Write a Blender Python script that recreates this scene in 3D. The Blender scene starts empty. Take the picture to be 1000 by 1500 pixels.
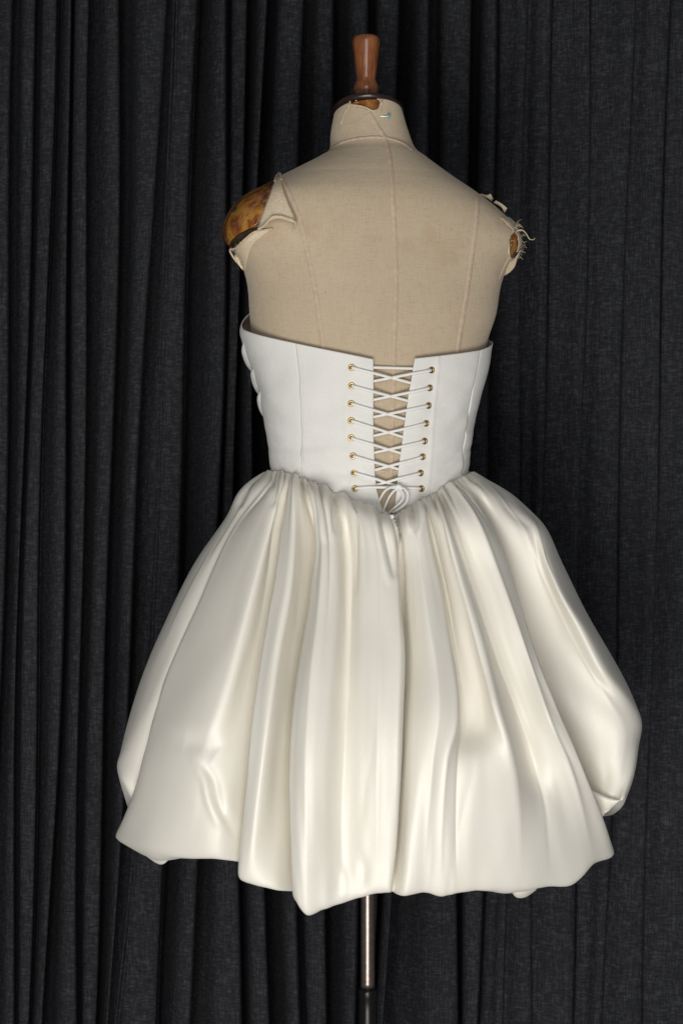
import bpy, bmesh, math, random
import numpy as np
from mathutils import Vector, Matrix
from mathutils.bvhtree import BVHTree

random.seed(7)
rng = np.random.default_rng(7)
scene = bpy.context.scene
COL = scene.collection

# ------------------------------------------------------------------ camera, light, exposure
S = 0.0008            # metres per photograph pixel in the plane of the dress form
D = 2.4               # camera distance
CZ = 1.05             # camera height
cam_d = bpy.data.cameras.new('camera')
cam_d.sensor_fit = 'VERTICAL'
cam_d.sensor_height = 36.0
cam_d.lens = 36.0 * D / (1500 * S)
cam_d.clip_start = 0.05
cam_d.clip_end = 50
cam = bpy.data.objects.new('camera', cam_d)
cam.location = (0, -D, CZ)
cam.rotation_euler = (math.pi / 2, 0, 0)
COL.objects.link(cam)
scene.camera = cam

w = bpy.data.worlds.new('World')
scene.world = w
w.use_nodes = True
w.node_tree.nodes['Background'].inputs[0].default_value = (0.97, 0.98, 1.0, 1)
w.node_tree.nodes['Background'].inputs[1].default_value = 0.15


def area(name, loc, target, sx, sy, power, color=(1, 1, 1)):
    l = bpy.data.lights.new(name, 'AREA')
    l.shape = 'RECTANGLE'
    l.size = sx
    l.size_y = sy
    l.energy = power
    l.color = color
    o = bpy.data.objects.new(name, l)
    o.location = loc
    o.rotation_euler = (Vector(target) - Vector(loc)).to_track_quat('-Z', 'Y').to_euler()
    COL.objects.link(o)
    return o


area('window_light', (-0.22, -2.5, 0.10), (0.0, 0.0, 1.0), 1.15, 0.9, 47, (1.0, 0.975, 0.93))
area('room_light', (0.05, -3.2, 1.75), (0.0, 0.0, 1.2), 1.0, 1.2, 17, (1.0, 0.99, 0.97))
scene.view_settings.view_transform = 'Standard'
scene.view_settings.look = 'None'
scene.view_settings.exposure = 0.0
scene.view_settings.gamma = 1.0
scene.cycles.max_bounces = 8


# ------------------------------------------------------------------ helpers
def W(x, y, z):
    """pixel-sized units in the plane of the form -> metres"""
    return Vector(((x - 500) * S, y * S, CZ + (750 - z) * S))


def P(px, py, y):
    """the point that lies at depth y (pixel units) on the line of sight to (px, py)"""
    k = (D + y * S) / D
    return Vector(((px - 500) * S * k, y * S, CZ + (750 - py) * S * k))


def proj(v):
    k = (D + v[1]) / D
    return 500 + v[0] / S / k, 750 - (v[2] - CZ) / S / k


CAM = Vector((0, -D, CZ))


def hit(bvh, px, py, off=0.0):
    d = (P(px, py, 0) - CAM).normalized()
    loc, n, i, dist = bvh.ray_cast(CAM, d)
    if loc is None:
        return None, None
    if n.dot(d) > 0:
        n = -n
    return loc + n * off, n


def mesh_obj(name, verts, faces, mat, parent=None, smooth=True):
    me = bpy.data.meshes.new(name)
    me.from_pydata([tuple(v) for v in verts], [], faces)
    me.update()
    if smooth:
        me.polygons.foreach_set('use_smooth', [True] * len(me.polygons))
    o = bpy.data.objects.new(name, me)
    COL.objects.link(o)
    if mat:
        me.materials.append(mat)
    if parent:
        put(o, parent)
    return o


def put(o, parent):
    o.parent = parent
    if parent.type == 'EMPTY':            # mesh parents sit at the world origin
        o.matrix_parent_inverse = Matrix.Translation(parent.location).inverted()


def empty(name, loc, label, cat, group=None):
    o = bpy.data.objects.new(name, None)
    o.location = loc
    o.empty_display_size = 0.05
    COL.objects.link(o)
    tag(o, label, cat, group)
    return o


def tag(o, label, cat, group=None):
    o['label'] = label
    o['category'] = cat
    if group:
        o['group'] = group


def grid_faces(nr, nc, wrap=False):
    f = []
    m = nc if wrap else nc - 1
    for i in range(nr - 1):
        for j in range(m):
            j2 = (j + 1) % nc
            f.append((i * nc + j, i * nc + j2, (i + 1) * nc + j2, (i + 1) * nc + j))
    return f


def solidify(o, t, offset=-1):
    m = o.modifiers.new('thickness', 'SOLIDIFY')
    m.thickness = t
    m.offset = offset
    return o


def cr(pts, per, closed=False, alpha=0.5):
    """centripetal Catmull-Rom through pts (n,3), per samples in each span"""
    p = np.asarray(pts, float)
    n = len(p)
    if closed:
        q = np.vstack([p[-1], p, p[0], p[1]])
        ns = n
    else:
        q = np.vstack([2 * p[0] - p[1], p, 2 * p[-1] - p[-2]])
        ns = n - 1
    out = []
    for i in range(ns):
        a, b, c, d = q[i], q[i + 1], q[i + 2], q[i + 3]
        t0 = 0.0
        t1 = t0 + max(np.linalg.norm(b - a), 1e-6) ** alpha
        t2 = t1 + max(np.linalg.norm(c - b), 1e-6) ** alpha
        t3 = t2 + max(np.linalg.norm(d - c), 1e-6) ** alpha
        t = np.linspace(t1, t2, per, endpoint=False)[:, None]
        A1 = (t1 - t) / (t1 - t0) * a + (t - t0) / (t1 - t0) * b
        A2 = (t2 - t) / (t2 - t1) * b + (t - t1) / (t2 - t1) * c
        A3 = (t3 - t) / (t3 - t2) * c + (t - t2) / (t3 - t2) * d
        B1 = (t2 - t) / (t2 - t0) * A1 + (t - t0) / (t2 - t0) * A2
        B2 = (t3 - t) / (t3 - t1) * A2 + (t - t1) / (t3 - t1) * A3
        out.append((t2 - t) / (t2 - t1) * B1 + (t - t1) / (t2 - t1) * B2)
    out = np.vstack(out)
    if not closed:
        out = np.vstack([out, p[-1]])
    return out


def resample(poly, n):
    d = np.concatenate([[0], np.cumsum(np.linalg.norm(np.diff(poly, axis=0), axis=1))])
    t = np.linspace(0, d[-1], n)
    return np.stack([np.interp(t, d, poly[:, k]) for k in range(poly.shape[1])], 1)


def tube(name, pts, r, mat, parent=None, seg=8, per=6, taper=None, flat=1.0):
    p = cr([tuple(q) for q in pts], per) if per > 1 else np.asarray([tuple(q) for q in pts])
    n = len(p)
    verts, faces = [], []
    up = None
    for i in range(n):
        t = Vector(p[min(i + 1, n - 1)] - p[max(i - 1, 0)]).normalized()
        if up is None:
            up = t.orthogonal().normalized()
        up = (up - t * up.dot(t)).normalized()
        sd = t.cross(up)
        rr = r * (taper(i / (n - 1)) if taper else 1)
        for k in range(seg):
            a = 2 * math.pi * k / seg
            verts.append(Vector(p[i]) + up * math.cos(a) * rr * flat + sd * math.sin(a) * rr)
    faces = grid_faces(n, seg, True)
    faces.append(tuple(range(seg))[::-1])
    faces.append(tuple((n - 1) * seg + k for k in range(seg)))
    return mesh_obj(name, verts, faces, mat, parent)


def lathe(name, prof, cx, cy, mat, parent=None, seg=48, tilt=0.0):
    """prof: (radius px, z px) from top to bottom, about the vertical axis (cx, cy)"""
    verts = []
    for r, z in prof:
        for k in range(seg):
            a = 2 * math.pi * k / seg
            y = r * math.sin(a)
            verts.append(W(cx + r * math.cos(a), cy + y, z + tilt * y))
    f = grid_faces(len(prof), seg, True)
    f.append(tuple(range(seg))[::-1])
    f.append(tuple((len(prof) - 1) * seg + k for k in range(seg)))
    return mesh_obj(name, verts, f, mat, parent)


def pip(pts, poly):
    """points in polygon, numpy"""
    x, y = pts[:, 0], pts[:, 1]
    ins = np.zeros(len(pts), bool)
    n = len(poly)
    j = n - 1
    for i in range(n):
        xi, yi = poly[i]
        xj, yj = poly[j]
        c = ((yi > y) != (yj > y)) & (x < (xj - xi) * (y - yi) / (yj - yi + 1e-9) + xi)
        ins ^= c
        j = i
    return ins


def vnoise(x, y, seed=0):
    """smooth 2-D value noise, arrays"""
    r = np.random.default_rng(seed).random((64, 64)) * 2 - 1
    xi = np.floor(x).astype(int)
    yi = np.floor(y).astype(int)
    fx = x - xi
    fy = y - yi
    fx = fx * fx * (3 - 2 * fx)
    fy = fy * fy * (3 - 2 * fy)
    g = lambda a, b: r[a % 64, b % 64]
    return (g(xi, yi) * (1 - fx) + g(xi + 1, yi) * fx) * (1 - fy) + (g(xi, yi + 1) * (1 - fx) + g(xi + 1, yi + 1) * fx) * fy


# ------------------------------------------------------------------ materials
class NT:
    def __init__(self, name):
        self.m = bpy.data.materials.new(name)
        self.m.use_nodes = True
        self.t = self.m.node_tree
        self.b = self.t.nodes['Principled BSDF']
        tc = self.t.nodes.new('ShaderNodeTexCoord')
        self.co = tc.outputs['Object']

    def n(self, kind, **kw):
        nd = self.t.nodes.new(kind)
        for k, v in kw.items():
            setattr(nd, k, v)
        return nd

    def l(self, a, b):
        self.t.links.new(a, b)

    def mapping(self, scale, rot=(0, 0, 0)):
        m = self.n('ShaderNodeMapping')
        m.inputs['Scale'].default_value = scale
        m.inputs['Rotation'].default_value = rot
        self.l(self.co, m.inputs['Vector'])
        return m.outputs[0]

    def noise(self, vec, scale, detail=3, rough=0.5, dist=0.0):
        x = self.n('ShaderNodeTexNoise')
        x.inputs['Scale'].default_value = scale
        x.inputs['Detail'].default_value = detail
        x.inputs['Roughness'].default_value = rough
        x.inputs['Distortion'].default_value = dist
        self.l(vec, x.inputs['Vector'])
        return x.outputs['Fac']

    def ramp(self, fac, stops):
        r = self.n('ShaderNodeValToRGB')
        e = r.color_ramp.elements
        while len(e) > 1:
            e.remove(e[-1])
        e[0].position = stops[0][0]
        e[0].color = (*stops[0][1], 1)
        for p, c in stops[1:]:
            q = e.new(p)
            q.color = (*c, 1)
        self.l(fac, r.inputs[0])
        return r.outputs[0]

    def mix(self, fac, a, b, mode='MIX'):
        x = self.n('ShaderNodeMix', data_type='RGBA', blend_type=mode)
        for sock, v in ((x.inputs[0], fac), (x.inputs[6], a), (x.inputs[7], b)):
            if isinstance(v, (int, float)):
                sock.default_value = v
            elif isinstance(v, tuple):
                sock.default_value = (*v, 1)
            else:
                self.l(v, sock)
        return x.outputs[2]

    def math(self, op, a, b):
        x = self.n('ShaderNodeMath', operation=op)
        for s, v in zip(x.inputs, (a, b)):
            if isinstance(v, (int, float)):
                s.default_value = v
            else:
                self.l(v, s)
        return x.outputs[0]

    def bump(self, h, strength, dist):
        x = self.n('ShaderNodeBump')
        x.inputs['Strength'].default_value = strength
        x.inputs['Distance'].default_value = dist
        self.l(h, x.inputs['Height'])
        self.l(x.outputs[0], self.b.inputs['Normal'])
        return x

    def col(self, c):
        if isinstance(c, tuple):
            self.b.inputs['Base Color'].default_value = (*c, 1)
        else:
            self.l(c, self.b.inputs['Base Color'])

    def set(self, **kw):
        for k, v in kw.items():
            s = self.b.inputs[k.replace('_', ' ')]
            if isinstance(v, (int, float)):
                s.default_value = v
            elif isinstance(v, tuple):
                s.default_value = (*v, 1)
            else:
                self.l(v, s)


def mat_satin():
    m = NT('ivory_satin')
    n = m.noise(m.mapping((1, 1, 1)), 9, 3)
    m.col(m.ramp(n, [(0.3, (0.835, 0.80, 0.715)), (0.7, (0.865, 0.832, 0.75))]))
    r = m.noise(m.mapping((1, 1, 0.35)), 1100, 2)
    fine = m.noise(m.mapping((1, 1, 1)), 2600, 1)
    rg = m.n('ShaderNodeMapRange')
    rg.inputs[3].default_value = 0.38
    rg.inputs[4].default_value = 0.53
    m.l(r, rg.inputs[0])
    m.set(Roughness=rg.outputs[0], Metallic=0.08, Specular_IOR_Level=0.5, Sheen_Weight=0.05, Sheen_Roughness=0.5)
    m.bump(m.math('ADD', r, fine), 0.24, 0.0009)
    return m.m


def mat_bodice():
    m = NT('white_duchess_cloth')
    n = m.noise(m.mapping((1, 1, 1)), 14, 3)
    m.col(m.ramp(n, [(0.3, (0.785, 0.77, 0.735)), (0.7, (0.825, 0.81, 0.775))]))
    a = m.noise(m.mapping((1, 1, 7)), 320, 2)
    b = m.noise(m.mapping((1, 1, 1)), 30, 3)
    m.set(Roughness=0.62, Specular_IOR_Level=0.3)
    m.bump(m.math('ADD', a, m.math('MULTIPLY', b, 2.0)), 0.35, 0.0014)
    return m.m


def mat_linen():
    m = NT('aged_linen')
    h = m.noise(m.mapping((1, 1, 13)), 85, 4, 0.68)
    v = m.noise(m.mapping((13, 3, 0.8)), 85, 4, 0.68)
    weave = m.math('ADD', h, v)
    big = m.noise(m.mapping((1, 1, 1)), 7, 4, 0.6)
    spot = m.noise(m.mapping((1, 1, 1)), 16, 3, 0.5)
    c = m.ramp(big, [(0.3, (0.485, 0.388, 0.268)), (0.62, (0.555, 0.452, 0.322))])
    c = m.mix(m.ramp(spot, [(0.60, (0, 0, 0)), (0.76, (0.55, 0.55, 0.55))]), c, (0.40, 0.25, 0.14))
    sp = m.noise(m.mapping((1, 1, 1)), 420, 1, 0.4)
    c = m.mix(m.ramp(sp, [(0.74, (0, 0, 0)), (0.80, (0.5, 0.5, 0.5))]), c, (0.16, 0.10, 0.06))
    c = m.mix(0.20, c, m.ramp(weave, [(0.78, (0.27, 0.20, 0.13)), (1.22, (0.68, 0.57, 0.42))]), 'MIX')
    m.col(c)
    m.set(Roughness=0.9, Specular_IOR_Level=0.15, Sheen_Weight=0.15)
    m.bump(weave, 0.35, 0.0012)
    return m.m


def mat_plain(name, c, rough=0.5, metal=0.0, spec=0.5, coat=0.0, var=0.12, scale=60, bump=0.0):
    m = NT(name)
    n = m.noise(m.mapping((1, 1, 1)), scale, 3)
    lo = tuple(x * (1 - var) for x in c)
    hi = tuple(min(1, x * (1 + var)) for x in c)
    m.col(m.ramp(n, [(0.3, lo), (0.7, hi)]))
    m.set(Roughness=rough, Metallic=metal, Specular_IOR_Level=spec, Coat_Weight=coat, Coat_Roughness=0.12)
    if bump:
        m.bump(n, bump, 0.002)
    return m.m


def mat_shellac():
    m = NT('shellacked_papier_mache')
    a = m.noise(m.mapping((1, 1, 1)), 34, 5, 0.62, 0.4)
    b = m.noise(m.mapping((1, 1, 1)), 62, 4, 0.6)
    c = m.ramp(a, [(0.36, (0.05, 0.010, 0.002)), (0.45, (0.22, 0.055, 0.006)), (0.53, (0.38, 0.155, 0.018)), (0.64, (0.46, 0.24, 0.045)), (0.74, (0.20, 0.06, 0.006))])
    c = m.mix(m.ramp(b, [(0.57, (0, 0, 0)), (0.62, (0.92, 0.92, 0.92))]), c, (0.055, 0.045, 0.018))
    m.col(c)
    m.set(Roughness=0.33, Specular_IOR_Level=0.5, Coat_Weight=0.6, Coat_Roughness=0.15)
    m.bump(m.math('ADD', a, b), 0.5, 0.003)
    return m.m


def mat_wood():
    m = NT('varnished_wood')
    g = m.noise(m.mapping((1, 1, 0.09)), 380, 4, 0.6, 0.3)
    g2 = m.noise(m.mapping((1, 1, 0.3)), 60, 3)
    c = m.ramp(m.math('ADD', m.math('MULTIPLY', g, 0.6), m.math('MULTIPLY', g2, 0.4)),
               [(0.36, (0.115, 0.030, 0.008)), (0.52, (0.235, 0.075, 0.020)), (0.68, (0.33, 0.125, 0.036))])
    m.col(c)
    m.set(Roughness=0.34, Coat_Weight=0.5, Coat_Roughness=0.16)
    m.bump(g, 0.12, 0.001)
    return m.m


def mat_curtain():
    m = NT('charcoal_chenille')
    slub = m.noise(m.mapping((1, 1, 3.4)), 95, 5, 0.66, 0.8)
    warp = m.noise(m.mapping((4, 4, 0.5)), 100, 3, 0.6)
    big = m.noise(m.mapping((1, 1, 0.25)), 5, 3)
    wv = m.math('ADD', m.math('MULTIPLY', slub, 0.62), m.math('MULTIPLY', warp, 0.38))
    c = m.ramp(wv, [(0.34, (0.0085, 0.0088, 0.0100)), (0.50, (0.0265, 0.0277, 0.0318)), (0.66, (0.080, 0.083, 0.094))])
    c = m.mix(0.35, c, m.ramp(big, [(0.3, (0.021, 0.0217, 0.0247)), (0.7, (0.038, 0.0390, 0.0440))]))
    m.col(c)
    m.set(Roughness=0.95, Specular_IOR_Level=0.08)
    m.bump(wv, 0.8, 0.004)
    return m.m


M_SATIN = mat_satin()
M_BOD = mat_bodice()
M_LINEN = mat_linen()
M_SHELL = mat_shellac()
M_WOOD = mat_wood()
M_WOOD_DK = mat_plain('dark_mahogany', (0.014, 0.005, 0.003), 0.35, coat=0.4, scale=90)
M_CURT = mat_curtain()
M_SEAM = mat_plain('seam_tape', (0.55, 0.43, 0.315), 0.9, spec=0.15, scale=200, var=0.10, bump=0.2)
M_REV = mat_plain('linen_reverse', (0.70, 0.58, 0.42), 0.9, spec=0.15, scale=500, var=0.14, bump=0.3)
M_LINING = mat_plain('bodice_lining', (0.56, 0.47, 0.42), 0.7, spec=0.3, scale=120)
M_RECESS = mat_plain('armhole_board_gap_shade', (0.035, 0.024, 0.009), 0.6, scale=90, var=0.4, bump=0.3)  # board brown, darkened to paint the shaded gap below the shoulder cap
M_FRAY = mat_plain('frayed_linen', (0.60, 0.49, 0.35), 0.9, spec=0.15, scale=260, var=0.2, bump=0.4)
M_BRASS = mat_plain('brass', (0.46, 0.33, 0.13), 0.32, metal=1.0, scale=300, var=0.08)
M_CORD = mat_plain('white_cord', (0.86, 0.85, 0.82), 0.55, spec=0.4, scale=900, var=0.06, bump=0.3)
M_HOLE_SHADE = mat_plain('hole_shade', (0.010, 0.008, 0.007), 0.9, spec=0.1)  # near-black colour paints the shade inside the eyelets
M_BRONZE = mat_plain('bronze_tube', (0.20, 0.165, 0.145), 0.33, metal=0.9, scale=160, var=0.15)
M_BLACK = mat_plain('black_enamel', (0.006, 0.005, 0.005), 0.30, spec=0.25)
M_STEEL = mat_plain('steel', (0.62, 0.64, 0.67), 0.28, metal=1.0)
M_BLUE = mat_plain('blue_glass_bead', (0.10, 0.42, 0.50), 0.2, spec=0.6)
M_THREAD = mat_plain('stitching_thread', (0.80, 0.79, 0.74), 0.7)

# ------------------------------------------------------------------ curtain (backdrop)
CY = 480   # mean depth of the curtain in pixel units
EDGES = [  # fold edge: x at rows 0 / 750 / 1500, fold depth, hidden overlap
    (-130, -150, -170, 40, 6), (-95, -110, -130, 45, 6), (-60, -75, -95, 36, 4), (-25, -38, -60, 42, 6),
    (22, 8, -12, 34, 5), (56, 33, 19, 40, 5), (82, 62, 42, 22, 0), (104, 96, 66, 44, 6), (134, 122, 114, 46, 6),
    (176, 164, 138, 48, 6), (242, 203, 160, 48, 4), (290, 262, 232, 26, 0), (336, 319, 278, 62, 8), (362, 345, 352, 40, 3), (389, 373, 398, 66, 8),
    (447, 434, 443, 66, 8), (492, 480, 476, 40, 4), (537, 528, 520, 56, 6), (583, 570, 548, 60, 7), (632, 614, 562, 54, 6),
    (692, 672, 668, 60, 7), (725, 716, 700, 54, 5), (771, 757, 738, 24, 1), (811, 790, 776, 26, 2), (862, 850, 834, 24, 2),
    (926, 905, 881, 26, 2), (982, 958, 941, 24, 2), (1042, 1020, 1000, 30, 2), (1100, 1080, 1060, 34, 3), (1160, 1140, 1120, 34, 3)]

for k in range(12):      # the curtain goes on beyond the frame on both sides
    x = EDGES[0][0] - 44 - 14 * math.sin(k * 2.3)
    EDGES.insert(0, (x, x - 14, x - 30, 40, 5))
    x = EDGES[-1][0] + 58 + 12 * math.sin(k * 1.9)
    EDGES.append((x, x - 20, x - 40, 30, 3))


def fold_x(e, py):
    a, b, c = e[:3]
    t = py / 750.0
    # quadratic through the three rows, straight outside of the frame
    q = lambda t: a * (t - 1) * (t - 2) / 2 - b * t * (t - 2) + c * t * (t - 1) / 2
    if t < 0:
        return q(0) + t * (b - a) * 0.6
    if t > 2:
        return q(2) + (t - 2) * (c - b)
    return q(t)


def build_curtain():
    rows = np.concatenate([np.linspace(-450, 0, 8, endpoint=False), np.linspace(0, 1500, 70, endpoint=False), np.linspace(1500, 2050, 9)])
    verts = []
    nc = None
    for py in rows:
        ctl = []
        for i in range(1, len(EDGES)):
            e0, e = EDGES[i - 1], EDGES[i]
            x0 = fold_x(e0, py) + 3.5 * math.sin(py * 0.0055 + i * 1.7)
            x1 = fold_x(e, py) + 3.5 * math.sin(py * 0.0055 + (i + 1) * 1.7)
            wd = x1 - x0
            d, ov = e[3] * ((2.2 + 0.7 * math.sin(i * 2.9)) if e[0] < 740 else 1.5), e[4]
            wob = 4 * math.sin(py * 0.004 + i * 2.1)
            # valley hidden behind the previous fold, rising crest, crisp right edge
            ctl.append((x0 + 2 - e0[4], CY + (0.30 if e[0] >= 772 else 0.5) * max(d, e0[3]) + wob, py))
            if e[0] >= 740:                       # wide flat pleats, each stepping behind the next
                ctl.append((x0 + 5, CY + 0.22 * d, py))
                ctl.append((x0 + wd * 0.45, CY - 0.05 * d + 2.2 * wob, py))
                ctl.append((x1 - min(9, wd * 0.2), CY - 0.34 * d + wob * 0.5, py))
            else:
                cp = 0.50 + 0.16 * math.sin(i * 3.7 + py * 0.0012)
                ctl.append((x0 + wd * cp * 0.42, CY + 0.10 * d, py))
                ctl.append((x0 + wd * cp, CY - 0.40 * d + wob, py))
                ctl.append((x1 - min(5, wd * 0.12), CY - 0.46 * d + wob * 0.5, py))
            ctl.append((x1, CY - 0.26 * d, py))
        c = cr(np.array(ctl), 6)
        nc = len(c)
        nz = vnoise(np.arange(nc) * 0.09, np.full(nc, py * 0.006), 3) * 3.0
        for j in range(nc):
            verts.append(P(c[j, 0], c[j, 2], c[j, 1] + nz[j]))
    o = mesh_obj('curtain', verts, grid_faces(len(rows), nc), M_CURT)
    tag(o, 'heavy charcoal black curtain hanging in vertical folds behind the dress form', 'curtain')
    return o


curtain = build_curtain()
curt_bvh = BVHTree.FromPolygons([v.co for v in curtain.data.vertices], [tuple(p.vertices) for p in curtain.data.polygons])
for dx in (0.0, 5.0):
    pts = []
    for px, py in ((257, -40), (252, 120), (244, 300), (236, 500), (227, 750), (215, 1000), (196, 1250), (170, 1500), (150, 1650)):
        l, n = hit(curt_bvh, px + dx, py, 0.0012)
        if l:
            pts.append(l)
    tube('hem_seam', pts, 0.0016, M_CURT, curtain, seg=6)

# ------------------------------------------------------------------ dress form: body sections
PHI = math.radians(17)
TORSO = [  # z, left, right, half depth, centre depth, exponent
    (160, 489, 589, 50, 25, 2.0), (190, 484, 598, 53, 22, 2.0), (218, 481, 609, 58, 17, 2.0), (232, 463, 627, 66, 12, 2.0),
    (246, 437, 645, 77, 8, 2.1), (260, 410, 664, 87, 4, 2.2), (278, 377, 690, 97, 1, 2.3), (292, 352, 710, 104, 0, 2.3),
    (308, 338, 730, 108, 0, 2.35), (330, 328, 752, 109, 0, 2.4), (348, 326, 762, 109, 0, 2.45), (360, 333, 761, 109, 0, 2.4),
    (375, 349, 752, 110, 0, 2.3), (395, 358, 740, 112, 0, 2.25), (420, 364, 732, 115, 0, 2.2), (460, 367, 725, 119, 0, 2.2),
    (500, 370, 712, 120, 0, 2.2), (560, 386, 698, 115, 0, 2.2), (620, 398, 685, 108, 0, 2.1), (660, 404, 679, 103, 0, 2.1),
    (690, 407, 675, 101, 0, 2.1), (720, 404, 678, 103, 0, 2.1), (800, 380, 700, 120, 0, 2.1), (900, 352, 728, 138, 0, 2.1),
    (980, 352, 728, 134, 0, 2.1), (1000, 365, 715, 122, 0, 2.1)]
BODICE = [
    (430, 374, 728, 131, 0, 2.2), (455, 365, 726, 131, 0, 2.2), (481, 354, 723, 131, 0, 2.2), (500, 356, 719.5, 130, 0, 2.2), (530, 367, 715, 127, 0, 2.2),
    (560, 377, 708, 124, 0, 2.2), (590, 383, 700, 120, 0, 2.15), (620, 389, 694, 116, 0, 2.1), (660, 395.5, 688, 110, 0, 2.1),
    (690, 397.5, 684, 108, 0, 2.1), (720, 397, 687, 110, 0, 2.1), (770, 392, 692, 114, 0, 2.1)]


class Body:
    def __init__(self, rows, inset=0.0, tilt=True):
        r = np.array(rows, float)
        z = r[:, 0]
        zs = np.arange(z[0], z[-1] + 0.01, 0.5)
        c = cr(np.column_stack([z * 1.0, r[:, 1:5], r[:, 5] * 40]), 24)
        self.z = zs
        self.v = np.stack([np.interp(zs, c[:, 0], c[:, k]) for k in range(1, 6)], 1)
        self.inset = inset
        self.tilt = tilt

    def at(self, th, z):
        """th, z arrays -> world-ish px coordinates x, y, z"""
        th = np.asarray(th, float)
        z = np.broadcast_to(np.asarray(z, float), th.shape)
        L, R, b, cy, n = [np.interp(z, self.z, self.v[:, k]) for k in range(5)]
        n = n / 40
        a = (R - L) / 2 - self.inset
        b = b - self.inset
        c, s = np.cos(th), np.sin(th)
        X = np.sign(c) * np.abs(c) ** (2 / n)
        Y = np.sign(s) * np.abs(s) ** (2 / n)
        # yaw, then squash x so that the silhouette keeps its width
        ar = a / np.sqrt(np.cos(PHI) ** 2 + (b / a * math.sin(PHI)) ** 2)
        x = ar * X * math.cos(PHI) - b * Y * math.sin(PHI)
        y = ar * X * math.sin(PHI) * 0.6 + b * Y * math.cos(PHI)
        tl = np.clip((262 - z) / 100, 0, 1) * 0.30 if self.tilt else 0.0
        return (L + R) / 2 + x, cy + y, z + tl * y

    def solve(self, px, py):
        """section angle and level of the camera-side point seen at a pixel"""
        z = py
        th = np.linspace(-math.pi * 0.985, -0.05, 1400)
        y = -100.0
        for _ in range(8):
            k = (D + y * S) / D
            z = 750 - (750 - py) * k
            X, Y, Z = self.at(th, z)
            kk = (D + Y * S) / D
            pr = 500 + (X - 500) / kk
            i = int(np.argmin(np.abs(pr - px)))
            y = float(Y[i])
        return float(th[i]), z

    def world(self, th, z):
        X, Y, Z = self.at(np.array([th]), z)
        return W(X[0], Y[0], Z[0])


torso = Body(TORSO)
shell_b = Body(TORSO, inset=2.2)
bod = Body(BODICE, tilt=False)

form = empty('dress_form', (0.03, 0, 0.3), 'old linen covered dress form with wooden finial and torn shoulders on a pole', 'dress form')

zrows = np.concatenate([np.arange(160, 222, 1.6), np.arange(222, 400, 1.1), np.arange(400, 560, 4), np.arange(560, 1001, 10)])
NTH = 420
ths = np.linspace(0, 2 * math.pi, NTH, endpoint=False)


def body_mesh(B, rows, name, mat, parent, cuts=(), front_cuts=()):
    verts, cen = [], []
    allp = []
    for z in rows:
        X, Y, Z = B.at(ths, z)
        allp.append(np.stack([X, Y, Z], 1))
    A = np.array(allp)
    nr = len(rows)
    wv = np.stack([(A[..., 0] - 500) * S, A[..., 1] * S, CZ + (750 - A[..., 2]) * S], -1).reshape(-1, 3)
    f = np.array(grid_faces(nr, NTH, True))
    c = wv[f].mean(1)
    k = (D + c[:, 1]) / D
    pp = np.stack([500 + c[:, 0] / S / k, 750 - (c[:, 2] - CZ) / S / k], 1)
    rag = pp + np.stack([vnoise(pp[:, 0] * 0.22, pp[:, 1] * 0.22, 5), vnoise(pp[:, 0] * 0.22 + 9, pp[:, 1] * 0.22, 6)], 1) * 2.2
    keep = np.ones(len(f), bool)
    for poly in cuts:
        keep &= ~pip(rag, poly)
    for poly in front_cuts:
        keep &= ~(pip(rag, poly) & (c[:, 1] < 0.02))
    f = [tuple(q) for q in f[keep]]
    if not cuts:
        f.append(tuple(range(NTH))[::-1])
        f.append(tuple((nr - 1) * NTH + i for i in range(NTH)))
    o = mesh_obj(name, wv, f, mat, parent)
    bm = bmesh.new()
    bm.from_mesh(o.data)
    bmesh.ops.delete(bm, geom=[v for v in bm.verts if not v.link_faces], context='VERTS')
    bm.normal_update()
    mid = Vector((0.033, 0, 0))
    if sum((f_.calc_center_median().xy - mid.xy).dot(f_.normal.xy) for f_ in list(bm.faces)[::7]) < 0:
        bmesh.ops.reverse_faces(bm, faces=bm.faces)
    bm.normal_update()
    bm.to_mesh(o.data)
    bm.free()
    return o


cutL = [(408, 250), (400, 276), (390, 304), (379, 331), (372, 339), (346, 357), (334, 367), (300, 367), (300, 240)]
cutR = [(754.5, 336), (758.5, 346), (759, 360), (757, 372), (751, 378), (746, 373), (746, 358), (750, 344)]
cutN = [(513, 150), (518, 143), (524, 138), (549, 138), (556, 147), (557, 155), (553, 161), (541, 160), (524, 155), (515, 154)]
linen = body_mesh(torso, zrows, 'linen_cover', M_LINEN, form, cuts=(cutL,), front_cuts=(cutR, cutN))
lin_bvh = BVHTree.FromPolygons([v.co for v in linen.data.vertices], [tuple(p.vertices) for p in linen.data.polygons])
solidify(linen, 0.0008, -1)
shell = body_mesh(shell_b, np.concatenate([np.arange(162, 420, 3), np.arange(420, 1000, 14)]), 'papier_mache_shell', M_SHELL, form)
form_bvh = BVHTree.FromPolygons([v.co for v in shell.data.vertices], [tuple(p.vertices) for p in shell.data.polygons])


def hitf(px, py, off):
    l, n = hit(lin_bvh, px, py, off)
    if l is None or l.y > 0.05:
        l2, n2 = hit(form_bvh, px, py, off + 0.0018)
        if l2 is not None:
            return l2, n2
        if l is None:
            return P(px, py, 0), Vector((0, -1, 0))
    return l, n


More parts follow.
